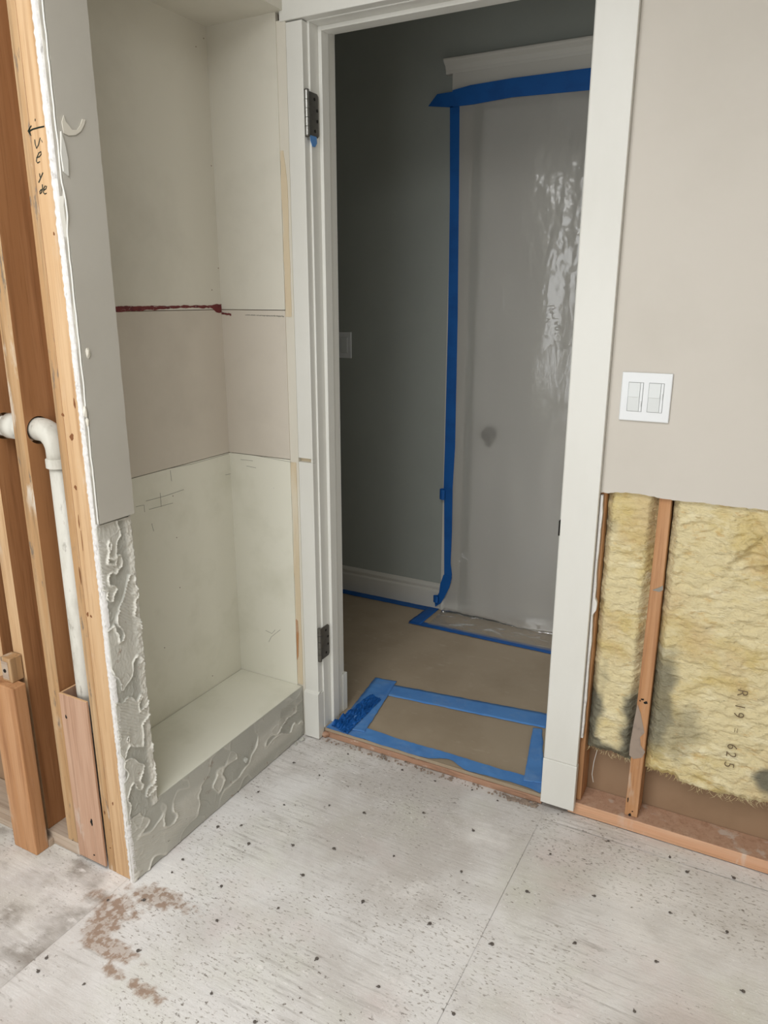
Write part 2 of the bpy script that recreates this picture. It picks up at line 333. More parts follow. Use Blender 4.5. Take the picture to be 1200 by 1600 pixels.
# ragged dark red shelf line on the niche back
def ragged(name, top, botm, n, fn, mt, parent, off, jit=.0015):
    P = []
    for i in range(n+1):
        t = i/n; P.append(fn(t, top(t) + jit*fbm(t*9, 3, 1, 3)))
    Q = []
    for i in range(n, -1, -1):
        t = i/n; Q.append(fn(t, botm(t) + jit*fbm(t*9, 8, 5, 3)))
    b = MB(); b.prism(P+Q, off); return b.build(name, mt, parent)
ya, yb = YN+.01, YS-.0005
r1 = ragged('red_paint_residue', lambda t: 1.3935-.001*t + .004*sm(.93, .98, t), lambda t: 1.377+.009*sm(.2, .8, t) - .014*sm(.92, .97, t), 160,
       lambda t, z: (XN, ya+(yb-ya)*t, z), M['red'], wl, (.0012, 0, 0), .003)
r1['label'] = 'ragged dark red paint line'
r2 = ragged('red_paint_residue', lambda t: 1.372-.004*t, lambda t: 1.3665-.003*t, 60, lambda t, z: (XN+.0005+(.036)*t, YS, z), M['red'], wn, (0, -.001, 0), .004)
r3 = ragged('dark_scuff', lambda t: 1.3665-.002*t, lambda t: 1.3645-.003*t, 60, lambda t, z: (-1.07+.14*t, YS, z), M['pencil'], wn, (0, -.0006, 0), .0018)
# pencil marks and cracks
def stroke(m, pts, r=.0008): m.tube(pts, r, 6)
m = MB()
def nline(pts, r=.0005): stroke(m, [tuple(at(u, v, 'x', XN)+Vector((.0002, 0, 0))) for u, v in pts], r)
for p in ([(205, 748), (260, 733), (300, 725), (357, 709)], [(228, 783), (258, 775), (287, 765)], [(212, 792), (225, 789), (226, 800)], [(250, 770), (252, 792)], [(237, 818), (240, 830)], [(266, 735), (268, 752)],
          [(352, 742), (362, 740)], [(233, 796), (270, 786)]): nline(p, .0006)
m.build('pencil_mark', M['pencil'], wl)
m = MB()
for p in ([(362, 707), (400, 712), (455, 722)], [(376, 718), (395, 720)], [(385, 728), (400, 731)], [(415, 985), (425, 990), (430, 984)], [(420, 1003), (424, 995), (438, 984)]):
    stroke(m, [tuple(at(u, v, 'y', YS)-Vector((0, .0002, 0))) for u, v in p], .0006)
m.build('pencil_mark', M['pencil'], wn)
# small holes in the niche back
m = MB()
for u, v in ((318, 60), (306, 73), (341, 419), (331, 453), (330, 259), (276, 840), (281, 918), (332, 1056), (257, 1012), (270, 775)):
    p = at(u, v, 'x', XN); m.tube([p, p+Vector((.0008, 0, 0))], .0018, 8)
m.build('screw_hole', M['putty'], wl)

# hall
m = MB(); m.box(RL, RX, .115, YH+.12, ZH-.012, ZH-.001, 0); m.box(-.8405, -.0975, 0, .115, ZH-.012, ZH-.001, 0)
hf = struct(m.build('floor_hall', M['paper']), 'brown paper covered hall floor')
def hallp(u, v):
    x = RL+(RX-RL)*u; y = .116+(YH-.116)*v; return (x, y, ZH + .0012*fbm(x, y, 0, 4) - .0006)
MB().grid(160, 50, hallp).grid(40, 10, lambda u, v: (-.840+.742*u, .002+.114*v, ZH-.0006+.0012*fbm(-.840+.742*u, .002+.114*v, 0, 4))).build('floor_paper', M['paper'], hf, smooth=True)
struct(MB().box(-.84, -.095, -.004, .03, 0, ZH-.013).build('threshold_trim_1', M['wood_raw'], bevel=.002), 'worn raw wood edge under the doorway')
m = MB(); m.box(RL, -.80, YH, YH+.1, 0, CEIL); m.box(-.80, .0, YH, YH+.1, 2.12, CEIL); m.box(.0, RX, YH, YH+.1, 0, CEIL)
struct(m.build('wall_hall_far', M['hall']), 'grey-green hall wall')
m = MB(); m.box(RL-.1, RL, .0, YH+.1, 0, CEIL); struct(m.build('wall_hall_left', M['hall']))
m = MB(); m.box(RX, RX+.1, .0, YH+.1, 0, CEIL); struct(m.build('wall_hall_right', M['hall']))
struct(MB().box(RL, -.075-.787, .102, .1147, 0, CEIL).box(-.862, -.075, .102, .1147, 2.12, CEIL).box(-.075, RX, .102, .1147, 0, CEIL).build('wall_hall_skin', M['hall']), 'hall face of the door wall')
# hall baseboard with moulded top (profile swept along x)
prof = [(0, 0), (-.016, 0), (-.016, .082), (-.0145, .086), (-.010, .090), (-.0095, .096), (-.012, .100), (-.0125, .108), (-.009, .114), (-.004, .119), (0, .121)]
m = MB(); m.prism([(RL, YH+a, ZH+b) for a, b in prof], (-.906-RL, 0, 0))
struct(m.build('baseboard_hall', M['halltrim']), 'white moulded baseboard at the foot of the grey-green wall')

# far door behind the plastic: casing, cap, slab, knob
m = MB(); m.box(-.904, -.815, YH-.019, YH, ZH, 2.115); m.box(.02, .109, YH-.019, YH, ZH, 2.115)
m.box(-.904, .109, YH-.021, YH, 2.115, 2.245)
cap = [(0, 2.236), (-.021, 2.236), (-.023, 2.248), (-.030, 2.262), (-.044, 2.272), (-.048, 2.277), (-.048, 2.284), (0, 2.284)]
m.prism([(-.932, YH+a, b) for a, b in cap], (1.07, 0, 0))
struct(m.build('trim_1', M['halltrim'], bevel=.0015), 'white hall door casing with a crown cap')
m = MB(); m.box(-.80, .0, YH+.03, YH+.065, ZH+.001, 2.12)
for (a, b) in ((.18, .75), (.95, 1.95)):
    for (x0, x1) in ((-.69, -.43), (-.37, -.11)): m.box(x0, x1, YH+.026, YH+.03, ZH+a, ZH+b)
door = struct(m.build('door_1', M['halldoor'], bevel=.003), 'white hall door behind the plastic')
k = at(760, 680, 'y', YH-.005)
MB().tube([(k.x, YH+.03, k.z), (k.x, YH+.024, k.z)], .030, 24).tube([(k.x, YH+.024, k.z), (k.x, YH+.015, k.z)], .010, 16).tube(
    [(k.x, YH+.020, k.z), (k.x, YH+.014, k.z), (k.x, YH-.004, k.z), (k.x, YH-.012, k.z)], [.014, .026, .026, .012], 24).tube(
    [(k.x, YH+.024, k.z-.03), (k.x, YH+.008, k.z-.045)], .013, 16).build('door_knob', M['dark'], door, smooth=True)

# room door frame: jambs, stop, casings
JL, JR = -.8405, -.0975
m = MB()
m.box(JL-.019, JL, -.0, .118, .03, 2.112); m.box(JR, JR+.019, 0, .118, .03, 2.112); m.box(JL, JR, 0, .118, 2.104, 2.123)
m.box(JL, JL+.011, .041, .076, .032, 2.104); m.box(JR-.011, JR, .041, .076, .032, 2.104); m.box(JL+.011, JR-.011, .041, .076, 2.093, 2.104)
struct(m.build('trim_2', M['trim'], bevel=.0012), 'white door jamb with stop')
# hall side plinth and casing edge seen past the jamb
m = MB(); m.box(-.905, JL-.004, .1150, .134, .17, 2.2); m.box(-.905, JL+.004, .1150, .142, ZH, .172); m.box(JR+.004, -.0, .115, .134, ZH, 2.2)
struct(m.build('trim_3', M['trim'], bevel=.0015), 'hall side door casing and plinth')
m = MB(); m.box(-.0917, 0, -.019, 0, .166, 2.103)
m.box(-.094, .0015, -.022, 0, .022, .166)
rc = struct(m.build('trim_4', M['trim'], bevel=.0018), 'wide white right door casing with plinth')
sp = at(875, 825, 'y', -.012)
MB().box(-.0965, -.0905, -.016, -.001, sp.z-.02, sp.z+.02).build('strike_plate', M['dark'], rc)
m = MB(); m.box(-.897, -.846, -.025, 0, .950, 2.103); m.box(-.897, -.846, -.025, 0, .167, .938); m.box(-.852, -.846, -.025, 0, .938, .950)
m.box(-.897, -.852, -.012, 0, .938, .950, 1)
m.box(-.897, -.842, -.034, 0, .004, .1665); 
m.prism([(-.897, -.034, .1665), (-.842, -.034, .1665), (-.842, -.025, .172), (-.897, -.025, .172)], (0, .01, 0))
struct(m.build('trim_5', [M['trim'], M['tanstrip']], bevel=.0012), 'white left door casing notched at the shelf line')
m = MB(); m.box(-.914, .02, -.030, 0, 2.106, 2.27)
struct(m.build('trim_6', M['trim'], bevel=.002), 'white head casing above the door')
m = MB(); m.box(-.926, -.897, -.0255, 0, .0, CEIL-.35)
struct(m.build('trim_7', M['trimedge']), 'cream strip between niche and casing')
for (z0, z1, lab) in ((1.362, 1.80, 'bare tan strip beside the door casing, above the shelf line'), (.186, .934, 'bare tan strip beside the door casing, below the shelf line')):
    P = []
    for i in range(41):
        t = i/40; P.append((-.925+.003*fbm(t*5, 1, z0, 2), -.0275, z0+(z1-z0)*t))
    P += [(-.905 - (.012 if z0 > 1 else 0)*sm(.8, 1, t/10) + .002*fbm(t, 2, z0, 1), -.0275, z0+(z1-z0)*t/10) for t in range(10, -1, -1)]
    tag(MB().prism(P, (0, .003, 0)).build('bare_strip', M['tanstrip'], origin='base'), lab, 'strip')
p = at(469, 1000, 'y', -.029)
tag(MB().prism([(-.9235, -.0295, p.z+.07), (-.917, -.0295, p.z+.065), (-.915, -.0295, p.z+.02), (-.919, -.0295, p.z-.06), (-.9235, -.0295, p.z-.075)], (0, .002, 0)).build('torn_wood_sliver', M['orange'], origin='base'),
    'thin reddish torn wood sliver low beside the left door casing', 'wood sliver')

# ================================================================ NICHE BASE and STUB
base = empty('niche_base', ((XL+XN)/2, -.35, 0), 'low cream-topped niche base with scraped grey mortar front, beside the doorway', 'ledge')
MB().box(XN+.001, XL-.006, YN, YS-.001, .16, ZC).build('top_board', M['niche_low'], base, bevel=.002)
MB().box(XN+.001, XL-.006, YN, YS-.001, 0, .16).build('core', M['mud'], base)
def mudh(a, b, seed=0.0, bias=0.0, f0=13.0):
    """height (m) and mortar cover (0..1) at surface coordinates a (along), b (up): smeared plateaus with raised lips"""
    wx = a + .012*fbm(a, b, seed+2, 18, 2); wy = b + .012*fbm(a, b, seed+9, 18, 2)
    f = fbm(wx, wy, seed, f0, 2) + bias
    fine = fbm(a, b, seed, 150, 3)
    plate = sm(.0, .05, f); lip = math.exp(-((f-.05)/.045)**2)
    g = fbm(wx, wy, seed+5, f0*1.7, 2); lip2 = math.exp(-((g-.12)/.03)**2)
    side = .5+.5*math.tanh(3*fbm(a, b, seed+6, 9, 2))
    z = .0016*plate + .0024*lip*(.35+side)*(1+.5*fine) + .0012*lip2*(1-side) + .0003*fine + .0008*fbm(a, b, seed+4, 25, 2)
    comb = sm(.10, .2, fbm(a, b, seed+8, 9, 2))*plate
    z += .0006*comb*math.sin((a*.5+b)*2*math.pi/.0065 + 2.2*fbm(a, b, seed, 30, 2))
    return z, min(1, .62*plate+.6*lip*(.35+side)+.3*lip2*(1-side))
def curb(u, v):
    y = (YN-.105)+(YS-(YN-.105))*u; zt = ZC if True else 0
    z = .003+(zt-.003)*v
    h, c = mudh(y*.8, z, 3.2, .10)
    top = sm(.6, .75, v) if y > YN else .15; low = sm(.30, .12, v)*sm(-.70, -.60, y)
    h = h*(1-.80*top)*(1-.7*low) + .0005
    if abs(y+.10) < .055 and .07 < z < .155: h += .0012*math.sin((z+y*.5)*2*math.pi/.006); 
    if y < YN: h *= sm(YN-.105, YN-.095, y)
    return (XL-.004+max(h, 0), y, z), c*(1-.5*top)*(1-.6*low)
g = MB().grid(430, 105, curb, 0, 'mud'); cf = g.build('mortar_front', M['mud'], base, smooth=True); cf['label'] = 'scraped grey mortar with cream ridges'
# knob of mortar on the curb and one on the floor
def blob(name, p, r, mt, lab, parent=None, sq=(1, 1, .7)):
    bm = bmesh.new(); bmesh.ops.create_icosphere(bm, subdivisions=3, radius=r)
    for v in bm.verts:
        n = 1+.45*fbm(v.co.x, v.co.y, v.co.z+p[0]*31, .9/r, 2); v.co = Vector((v.co.x*sq[0], v.co.y*sq[1], v.co.z*sq[2]))*n
    me = bpy.data.meshes.new(name); bm.to_mesh(me); bm.free(); me.materials.append(mt)
    for q in me.polygons: q.use_smooth = True
    o = bpy.data.objects.new(name, me); COL.objects.link(o)
    if parent: o.parent = parent; o.location = Vector(p)-Vector(parent['_o'])
    else: o.location = p
    if lab: o['label'] = lab
    return o
pk = at(384, 1188, 'x', XL); blob('mortar_lump', pk, .009, M['mud'], 'pale knob of dried mortar', base, (.8, 1, .9))

# stub: torn drywall end between the frame and the niche
stub = empty('drywall_stub', (XL-.01, (YN+YF)/2, 0), 'narrow grey drywall strip at the end of the exposed stud frame, torn to mortar below', 'drywall')
m = MB(); 
def strag(z, s): return .0018*fbm(z, s, 0, 40, 3)
P = [(XL-.013, YF-.006+strag(z, 1), z) for z in [i*.008 for i in range(int(CEIL/.008)+1)]]
# gypsum core, front edge ragged: a ribbon grid facing the room plus sides
zs = [i*.006 for i in range(int((CEIL)/.006)+1)]
def core(u, v):
    z = CEIL*v; x = -.9165+u*(.0125)
    lean = -.008*sm(.9, 2.2, z)
    w_ = .0005*fbm(z, u*.3, 4, 110, 3)
    x += lean*(1) + (w_*(.5+u))
    y = YF-.006+.0022*fbm(x, z, 2, 120, 3) + .0015*fbm(z, 1, 1, 12, 2)
    if u < .04 or u > .96: y += .012
    return (x, y, z)
MB().grid(14, 620, core).build('gypsum_edge', M['gyp'], stub, smooth=True)
MB().box(-.9165, XL-.006, YF+.0, YN, 0, CEIL).build('backing', M['stub'], stub)
# lower torn face with mortar
def low(u, v):
    y = (YF-.006)+(YN+.0-(YF-.006))*u; z = ZC-.01+(ZL+.004-ZC)*v
    h, c = mudh(y*1.1, z*.75, 7.7, .06, 21)
    e = sm(.0, .05, u)*sm(1., .97, u)
    r = sm(.72, .9, u)
    h = h*1.7*e + .0030*r*e*(.8+.9*fbm(y, z, 3, 70, 3))
    return (XL-.004+h, y+strag(z, 5)*(1 if u > .5 else 0), z), max(c, r)
lf = MB().grid(90, 620, low, 0, 'mud').build('mortar_patches', M['mud'], stub, smooth=True); lf['label'] = 'torn grey mortar with cream ridges'
# upper layer: painted face with ragged front edge, cream bead
zz = [ZL + (CEIL-ZL)*i/260 for i in range(261)]
lean = lambda z: -.000*z
yfront = lambda z: YF-.001+.0016*fbm(z, 2, 1, 14, 3) - .006*sm(1.62, 1.58, z)*sm(1.5, 1.58, z)
yback = lambda z: YN+.0 + .0012*fbm(z, 9, 1, 30, 3) 
P = [(XL-.003, yfront(z), z) for z in zz] + [(XL-.003, yback(z), z) for z in reversed(zz)]
MB().prism(P, (.012, 0, 0), 0).build('painted_face', M['stub'], stub)
m = MB()
m.prism([(XL-.0035, YF+.002, z) for z in zz] + [(XL-.0035, YF-.003+.001*fbm(z, 6, 0, 20, 2), z) for z in reversed(zz)], (.0075, 0, 0))
m.build('grey_layer', M['gap'], stub)  # grey band between the gypsum edge and the paint bead
def bead(z): return .0022*fbm(z, 3, 7, 18, 3) + (.008*sm(1.63, 1.585, z)*sm(1.53, 1.575, z))
m = MB(); m.tube([(XL+.0075+bead(z)*.5, YF-.004+bead(z)*.3, z) for z in zz], .0018, 8)
m.build('paint_bead', M['trim'], stub, smooth=True)
# torn paper flap and putty loop on the painted face
m = MB()
P = [at(u, v, 'x', XL+.0095) for u, v in ((99, 208), (107, 212), (118, 211), (126, 205), (131, 195), (133, 187), (128, 186), (125, 196), (120, 203), (112, 203), (107, 196), (102, 190), (99, 180), (96, 190))]
m.prism([tuple(p) for p in P], (.0014, 0, 0)); m.build('putty_curl', M['trimedge'], stub)
P = [at(u, v, 'x', XL+.0092) for u, v in ((94, 205), (100, 225), (105, 250), (106, 275), (98, 268), (94, 240))]
MB().prism([tuple(p) for p in P], (.003, 0, 0)).build('torn_paper_flap', M['trim'], stub)
for u, v, r in ((137, 552, .008), (133, 645, .007), (137, 660, .006)):
    blob('mortar_lump', at(u, v, 'x', XL+.008), r, M['trimedge'], None, stub, (.5, .6, 1.6))

# ================================================================ EXPOSED FRAME (left)
def stud(x0, x1, y0, y1, z0, z1, fm, sm_, label, cat='stud', name='wall_stud', bev=.002, wob=0):
    m = MB(); m.box(x0, x1, y0, y1, z0, z1, 1, {2: 0})
    return tag(m.build(name, [fm, sm_], origin='base', bevel=bev), label, cat)
A2 = stud(-.9725, -.9175, YF, YN-.014, .0, CEIL, M['tan'], M['brown'], 'pale tan stud with green handwriting, right against the white gypsum edge')
stud(-.9985, -.9735, YF+.001, YN-.014, .0, CEIL, M['dirty'], M['brown'], 'narrow plaster-smeared board against the left side of the pale tan stud')
B = stud(-1.141, -1.1005, YF, YN-.014, .039, CEIL, M['dirty'], M['brown'], 'brown stud with a drain pipe passing through it, second frame stud from the gypsum edge')
C_ = stud(-1.259, -1.219, YF, YN-.014, .039, CEIL, M['tan'], M['brown'], 'stud above the short flat board at the left edge of the photo')
stud(-1.345, -1.305, YF, YN-.014, .039, CEIL, M['tan'], M['brown'], 'stud left of the pale pipe, half hidden behind the short flat board')
tag(MB().box(-1.9, -1.262, YN-.0125, YN-.0005, 0, CEIL).build('backing_board', M['kraft'], origin='base'), 'brown board closing the back of the stud bays at the left edge', 'board')
tag(MB().box(-1.26, -.9995, YN-.0135, YN-.0130, .04, CEIL-.01).build('backing_paper', M['kraft'], origin='base'), 'brown paper behind the drain pipe and studs', 'drywall paper')
tag(MB().box(-1.9, -1.101, YF-.002, YN-.014, .001, .038).build('sill_plate', [M['sill']], origin='base', bevel=.002), 'dusty whitish sill plate under the left studs', 'sill plate')
# boxed ply guard
box = empty('pipe_guard', (-1.047, YF, .0), 'thin boxed wooden guard around the foot of the drain pipe', 'board')
MB().box(-1.096, -1.0, YF-.0065, YF-.0005, .012, .484, 0, {1: 1}).build('front_panel', [M['pinkish'], M['edgeply']], box, bevel=.0008)
MB().box(-1.096, -1.0905, YF+.0, YF+.07, .012, .484, 0, {1: 1}).build('side_panel', [M['pinkish'], M['edgeply']], box)
stud(-1.291, -1.2015, YF-.0555, YF-.0175, 0, .489, M['orange'], M['orange'], 'short flat orange-brown board standing on the floor before the left studs', 'board', 'short_board', .003)
tag(MB().box(-1.9, -1.20, YF-.0172, YF-.0025, .0, .02).build('debris_strip', M['sill'], origin='base'), 'dusty wood strip on the floor behind the short flat board', 'strip')
blk = empty('nailed_block', (-1.255, YF-.035, .4895), 'small whitish wood block standing on the short flat board', 'block')
MB().box(-1.262, -1.226, YF-.036, YF-.003, .4895, .555).build('body', M['dirty'], blk, bevel=.002)
MB().box(-1.258, -1.235, YF-.0375, YF-.0362, .497, .545).build('nail_plate', M['sill'], blk)
MB().tube([(-1.247, YF-.0375, .52), (-1.247, YF-.039, .52)], .005, 12).build('knot', M['dark'], blk)

# pipe
def cut(o, pts, r):
    c = MB().tube(pts, r, 32).build('cutter', M['dark']); md = o.modifiers.new('cut', 'BOOLEAN'); md.object = c; md.solver = 'EXACT'
    bpy.context.view_layer.update(); dg = bpy.context.evaluated_depsgraph_get()
    me = bpy.data.meshes.new_from_object(o.evaluated_get(dg)); o.modifiers.clear(); o.data = me; bpy.data.objects.remove(c)
zp = 1.128; yp = YF+.0345; px = -1.045; pr = .0235
for o in (B, C_):
    o.modifiers.clear(); x = o.location.x
    cut(o, [(x-.05, yp+.0, zp-.002), (x+.05, yp+.0, zp-.002)], .0315)
pipe = empty('drain_pipe', (px, yp, .02), 'dusty white plastic drain pipe with elbow coming out of the brown stud', 'pipe')
MB().tube([(px, yp, .02), (px, yp, 1.05)], pr, 32).build('pipe_run', M['pvc'], pipe, smooth=True)
R_ = .045; el = []
for i in range(15):
    a = math.pi/2*i/14; el.append((px-R_+R_*math.cos(a), yp, zp-R_+R_*math.sin(a)))
MB().tube([(px, yp, 1.06)] + el + [(px-R_-.02, yp, zp)], .0262, 32).build('elbow', M['pvc'], pipe, smooth=True)
MB().tube([(px, yp, 1.045), (px, yp, 1.047), (px, yp, 1.066), (px, yp, 1.068)], [.0265, .0295, .0295, .0265], 32).build('collar', M['pvc'], pipe, smooth=False)
MB().tube([(px-R_-.015, yp, zp), (-1.6, yp, zp-.008)], pr, 32).tube([(-1.165, yp, zp), (-1.20, yp, zp)], .0295, 32).build('horizontal_run', M['pvc'], pipe, smooth=True)

# handwriting on the pale stud
def ink(m, pts, r=.0009, yy=YF-.0004):
    P = [at(u/8, 150+v/8, 'y', yy) for u, v in pts]
    m.tube([tuple(p) for p in P], r, 6)
m = MB()
for s, r in (([(552, 380), (480, 395), (410, 415), (365, 440)], .0014), ([(392, 372), (368, 405), (352, 440), (372, 470), (388, 495)], .0012), ([(440, 285), (440, 315)], .0009), ([(435, 545), (440, 600), (458, 655), (482, 610), (503, 522)], .0010), ([(515, 548), (530, 580)], .0006),
             ([(457, 770), (490, 760), (515, 730), (512, 695), (485, 712), (462, 770), (455, 815), (470, 838), (498, 820)], .0010),
             ([(495, 968), (500, 1010), (512, 1020)], .0010), ([(537, 958), (515, 1010), (485, 1082)], .0011),
             ([(530, 1105), (533, 1150), (520, 1205), (502, 1222), (498, 1195), (512, 1172), (530, 1170)], .0011), ([(545, 1180), (575, 1160), (582, 1128), (562, 1125), (545, 1165), (542, 1205), (560, 1226), (582, 1215)], .0010)):
    ink(m, s, r)
hw = m.build('handwriting', M['marker'], A2); hw['label'] = 'dark green marker arrow and letters'
# nails, knots and cracks on the frame wood
def mark(m, u, v, ru=.002, rv=.003, y=YF-.0006, n=10):
    p = at(u, v, 'y', y); m.prism([(p.x+ru*math.cos(a)*(1+.3*math.sin(3*a+u)), y, p.z+rv*math.sin(a)*(1+.3*math.cos(2*a+v))) for a in [2*math.pi*i/n for i in range(n)]], (0, .0004, 0))
KN = mat('wood_knot', '7c4f2e', .7)
for u, v, a, b in ((116, 630, .0025, .010), (98, 648, .004, .004), (112, 683, .006, .007), (118, 762, .004, .005), (84, 365, .002, .004), (123, 815, .0015, .014), (128, 845, .001, .02), (125, 900, .0015, .02), (137, 960, .003, .006), (142, 963, .003, .003), (163, 1270, .002, .006), (176, 1256, .002, .006), (172, 1297, .001, .001), (172, 1325, .0015, .002)):
    m = MB(); mark(m, u, v, a, b); m.build('knot', KN, A2)
for u, v, a, b in ((103, 1120, .003, .005), (143, 1285, .004, .009), (147, 1336, .003, .002), (113, 1313, .0015, .0015)):
    m = MB(); mark(m, u, v, a, b, YF-.0071); m.build('knot', M['dark'], box)

# ================================================================ RIGHT BAYS
tag(MB().box(-.02, RX-.01, .0, .088, .001, .0385, 0, {1: 1}).build('sole_plate', [M['plateh'], M['pinkish']], origin='base', bevel=.002), 'orange wood sole plate along the floor under the insulation', 'sole plate')
m = MB(); m.box(-.06, .012, .0135, .088, .0395, 2.1, 0)
tag(m.build('jack_stud', M['orange'], origin='base', bevel=.002), 'brown jack stud directly behind the right door casing', 'stud')
m = MB(); m.box(.133, .1675, .004, .088, .026, .0385, 0); m.box(.133, .1675, .0135, .088, .0385, CEIL-.01, 0)
m = MB().prism([(.1335, .0125+.0, .0395), (.1675, .0125, .0395), (.1690, .0135, .50), (.1665, .0135, .98), (.1665, .0135, 2.4), (.1385, .0135, 2.4), (.1385, .0135, .95), (.1370, .0135, .50)], (0, .074, 0))
ms = tag(m.build('wall_stud', M['plateh' if 0 else 'orange'], origin='base', bevel=.0015), 'lone orange stud between the two yellow insulation batts', 'stud')
o0 = Vector(ms['_o'])
# putty patch and knots on that stud
P = [at(u, v, 'y', .0118) for u, v in ((996, 1100), (1001, 1115), (1004, 1130), (1007, 1145), (1000, 1152), (1001, 1165), (1008, 1175), (1003, 1184), (990, 1186), (983, 1180), (984, 1165), (990, 1130))]
ms_p = MB().prism([tuple(p) for p in P], (0, .001, 0)).build('putty_patch', M['putty'], ms); ms_p['label'] = 'grey putty patch'
for u, v, a, b in ((1004, 1093, .004, .003), (1009, 1098, .005, .004), (1000, 1095, .002, .002), (984, 1273, .004, .004), (981, 1250, .0015, .010), (988, 1268, .002, .002)):
    m = MB(); mark(m, u, v, a, b, .0118); m.build('knot', M['dark'], ms)
P = [at(u, v, 'y', .0118) for u, v in ((1019, 922), (1030, 918), (1036, 915), (1036, 922), (1030, 925))]
MB().prism([tuple(p) for p in P], (0, .001, 0)).build('grey_smear', M['gap'], ms)
stud(.58, .618, .0135, .088, .0395, 2.4, M['orange'], M['orange'], 'orange stud just right of the wide printed insulation batt')
stud(.99, 1.028, .0135, .088, .0395, 2.4, M['orange'], M['orange'], 'orange stud furthest right along the insulated wall')

def batt(x0, x1, zb, zt, seed, moldf):
    nu = int((x1-x0)/.0035); nv = int((zt-.15)/.0035)
    def fn(u, v):
        x = x0+(x1-x0)*u; b = zb(x) + .010*fbm(x, seed, 0, 22, 3) + .006*fbm(x, seed, 0, 120, 2)
        z = b+(zt-b)*v
        ed = min(u, 1-u)*(x1-x0); eb = (z-b)
        puff = sm(-.004, .022, ed)*sm(-.004, .03, eb)
        wx = x + .02*fbm(x, z, seed, 9, 2); wz = z+.02*fbm(x, z, seed+3, 9, 2)
        rid = 1-abs(fbm(wx*.8, wz*1.5, seed, 11, 4)); 
        h = .010*rid + .006*fbm(wx, wz*2.2, seed+1, 30, 3) + .0022*fbm(wx, wz*2, seed, 130, 2)
        if seed > 2:                                             # deep folds near the top of the wide batt
            fz = math.exp(-((x-.36)/.10)**2-((z-.85)/.055)**2); h += .020*fz*(1-2.6*abs(fbm(wx*1.0, wz*1.4, 5, 13, 3)))
        y = .050 - .030*puff - h
        y = max(y, .0125 if z > .93 else -.012)
        return (x, y, z), moldf(x, z, fbm(x, z, seed, 14, 3))
    g = MB().grid(nu, nv, fn, 0, 'mold')
    return g
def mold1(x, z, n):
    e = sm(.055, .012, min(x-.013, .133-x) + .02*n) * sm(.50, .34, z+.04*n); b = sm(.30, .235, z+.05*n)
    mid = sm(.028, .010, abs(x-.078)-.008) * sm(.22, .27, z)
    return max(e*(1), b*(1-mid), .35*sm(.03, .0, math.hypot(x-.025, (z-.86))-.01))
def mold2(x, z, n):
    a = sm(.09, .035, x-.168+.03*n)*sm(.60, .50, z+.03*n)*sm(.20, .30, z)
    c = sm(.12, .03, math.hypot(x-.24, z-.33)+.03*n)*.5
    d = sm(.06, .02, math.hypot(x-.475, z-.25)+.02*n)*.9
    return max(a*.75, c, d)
b1 = batt(.0135, .1355, lambda x: .203-.06*(x-.02), .955, 1.3, mold1)
bt1 = empty('insulation_batt', (.07, .04, .2), 'narrow yellow insulation batt with grey mouldy lower edges, beside the door casing', 'insulation')
b1.build('fibreglass', M['insul'], bt1, smooth=True)
b2 = batt(.1700, .575, lambda x: .186-.02*sm(.2, .32, x)+.012*sm(.35, .5, x), .958, 4.1, mold2)
bt2 = empty('insulation_batt', (.37, .04, .17), 'wide yellow insulation batt with printed writing and folded top, right of the lone stud', 'insulation')
b2.build('fibreglass', M['insul'], bt2, smooth=True)
b3 = batt(.62, .985, lambda x: .18, .958, 6.1, lambda x, z, n: 0)
bt3 = empty('insulation_batt', (.80, .04, .17), 'yellow insulation batt beyond the right edge of the photo', 'insulation')
b3.build('fibreglass', M['insul'], bt3, smooth=True)
# wisps along the torn bottom edges
def wisps(bt, x0, x1, zf, n, seed):
    rr = random.Random(seed); m = MB()
    for i in range(n):
        x = x0+(x1-x0)*rr.random(); z = zf(x)+.006*rr.random()+.004; y = .03+.012*rr.random(); L_ = .006+.014*rr.random()**2; dx = rr.uniform(-1.2, 1.2)*L_
        m.tube([(x, y, z), (x+dx*.4, y-.003, z-L_*.5), (x+dx, y-.001, z-L_)], [.0005, .0004, .0001], 4)
    o = m.build('loose_fibres', M['insul'], bt); o['kind'] = 'stuff'
wisps(bt1, .018, .13, lambda x: .200-.06*(x-.02), 45, 1); wisps(bt2, .175, .57, lambda x: .184-.02*sm(.2, .32, x)+.012*sm(.35, .5, x), 130, 2)
# printing on the wide batt, running down it
def glyphs(txt, size, org, parent, name, gapm=1.0):
    cu = bpy.data.curves.new(name, 'FONT'); cu.body = txt; cu.size = size; cu.extrude = .0004; cu.offset = -.0005; cu.space_character = gapm
    t = bpy.data.objects.new(name, cu); COL.objects.link(t); bpy.context.view_layer.update()
    me = bpy.data.meshes.new_from_object(t.evaluated_get(bpy.context.evaluated_depsgraph_get())); bpy.data.objects.remove(t)
    R = Matrix(((0, 1, 0), (0, 0, -1), (-1, 0, 0)))               # text runs down (-z), tops of letters point right (+x)
    for v in me.vertices:
        v.co = R @ v.co + Vector(org) - Vector(parent['_o'])
    me.materials.clear(); me.materials.append(M['ink'])
    o = bpy.data.objects.new(name, me); COL.objects.link(o); o.parent = parent
    return o
prints = []
for ch, (u, v) in (('R', (1155, 1083)), ('1', (1151, 1105)), ('9', (1149, 1118)), ('=', (1146, 1143)), ('6', (1139, 1168)), ('2', (1137, 1180)), ('5', (1134, 1196))):
    p = at(u, v, 'y', .004); o = glyphs(ch, .034 if ch != '=' else .026, (p.x-.004, .006, p.z+.011), bt2, 'printed_character'); prints.append(o)

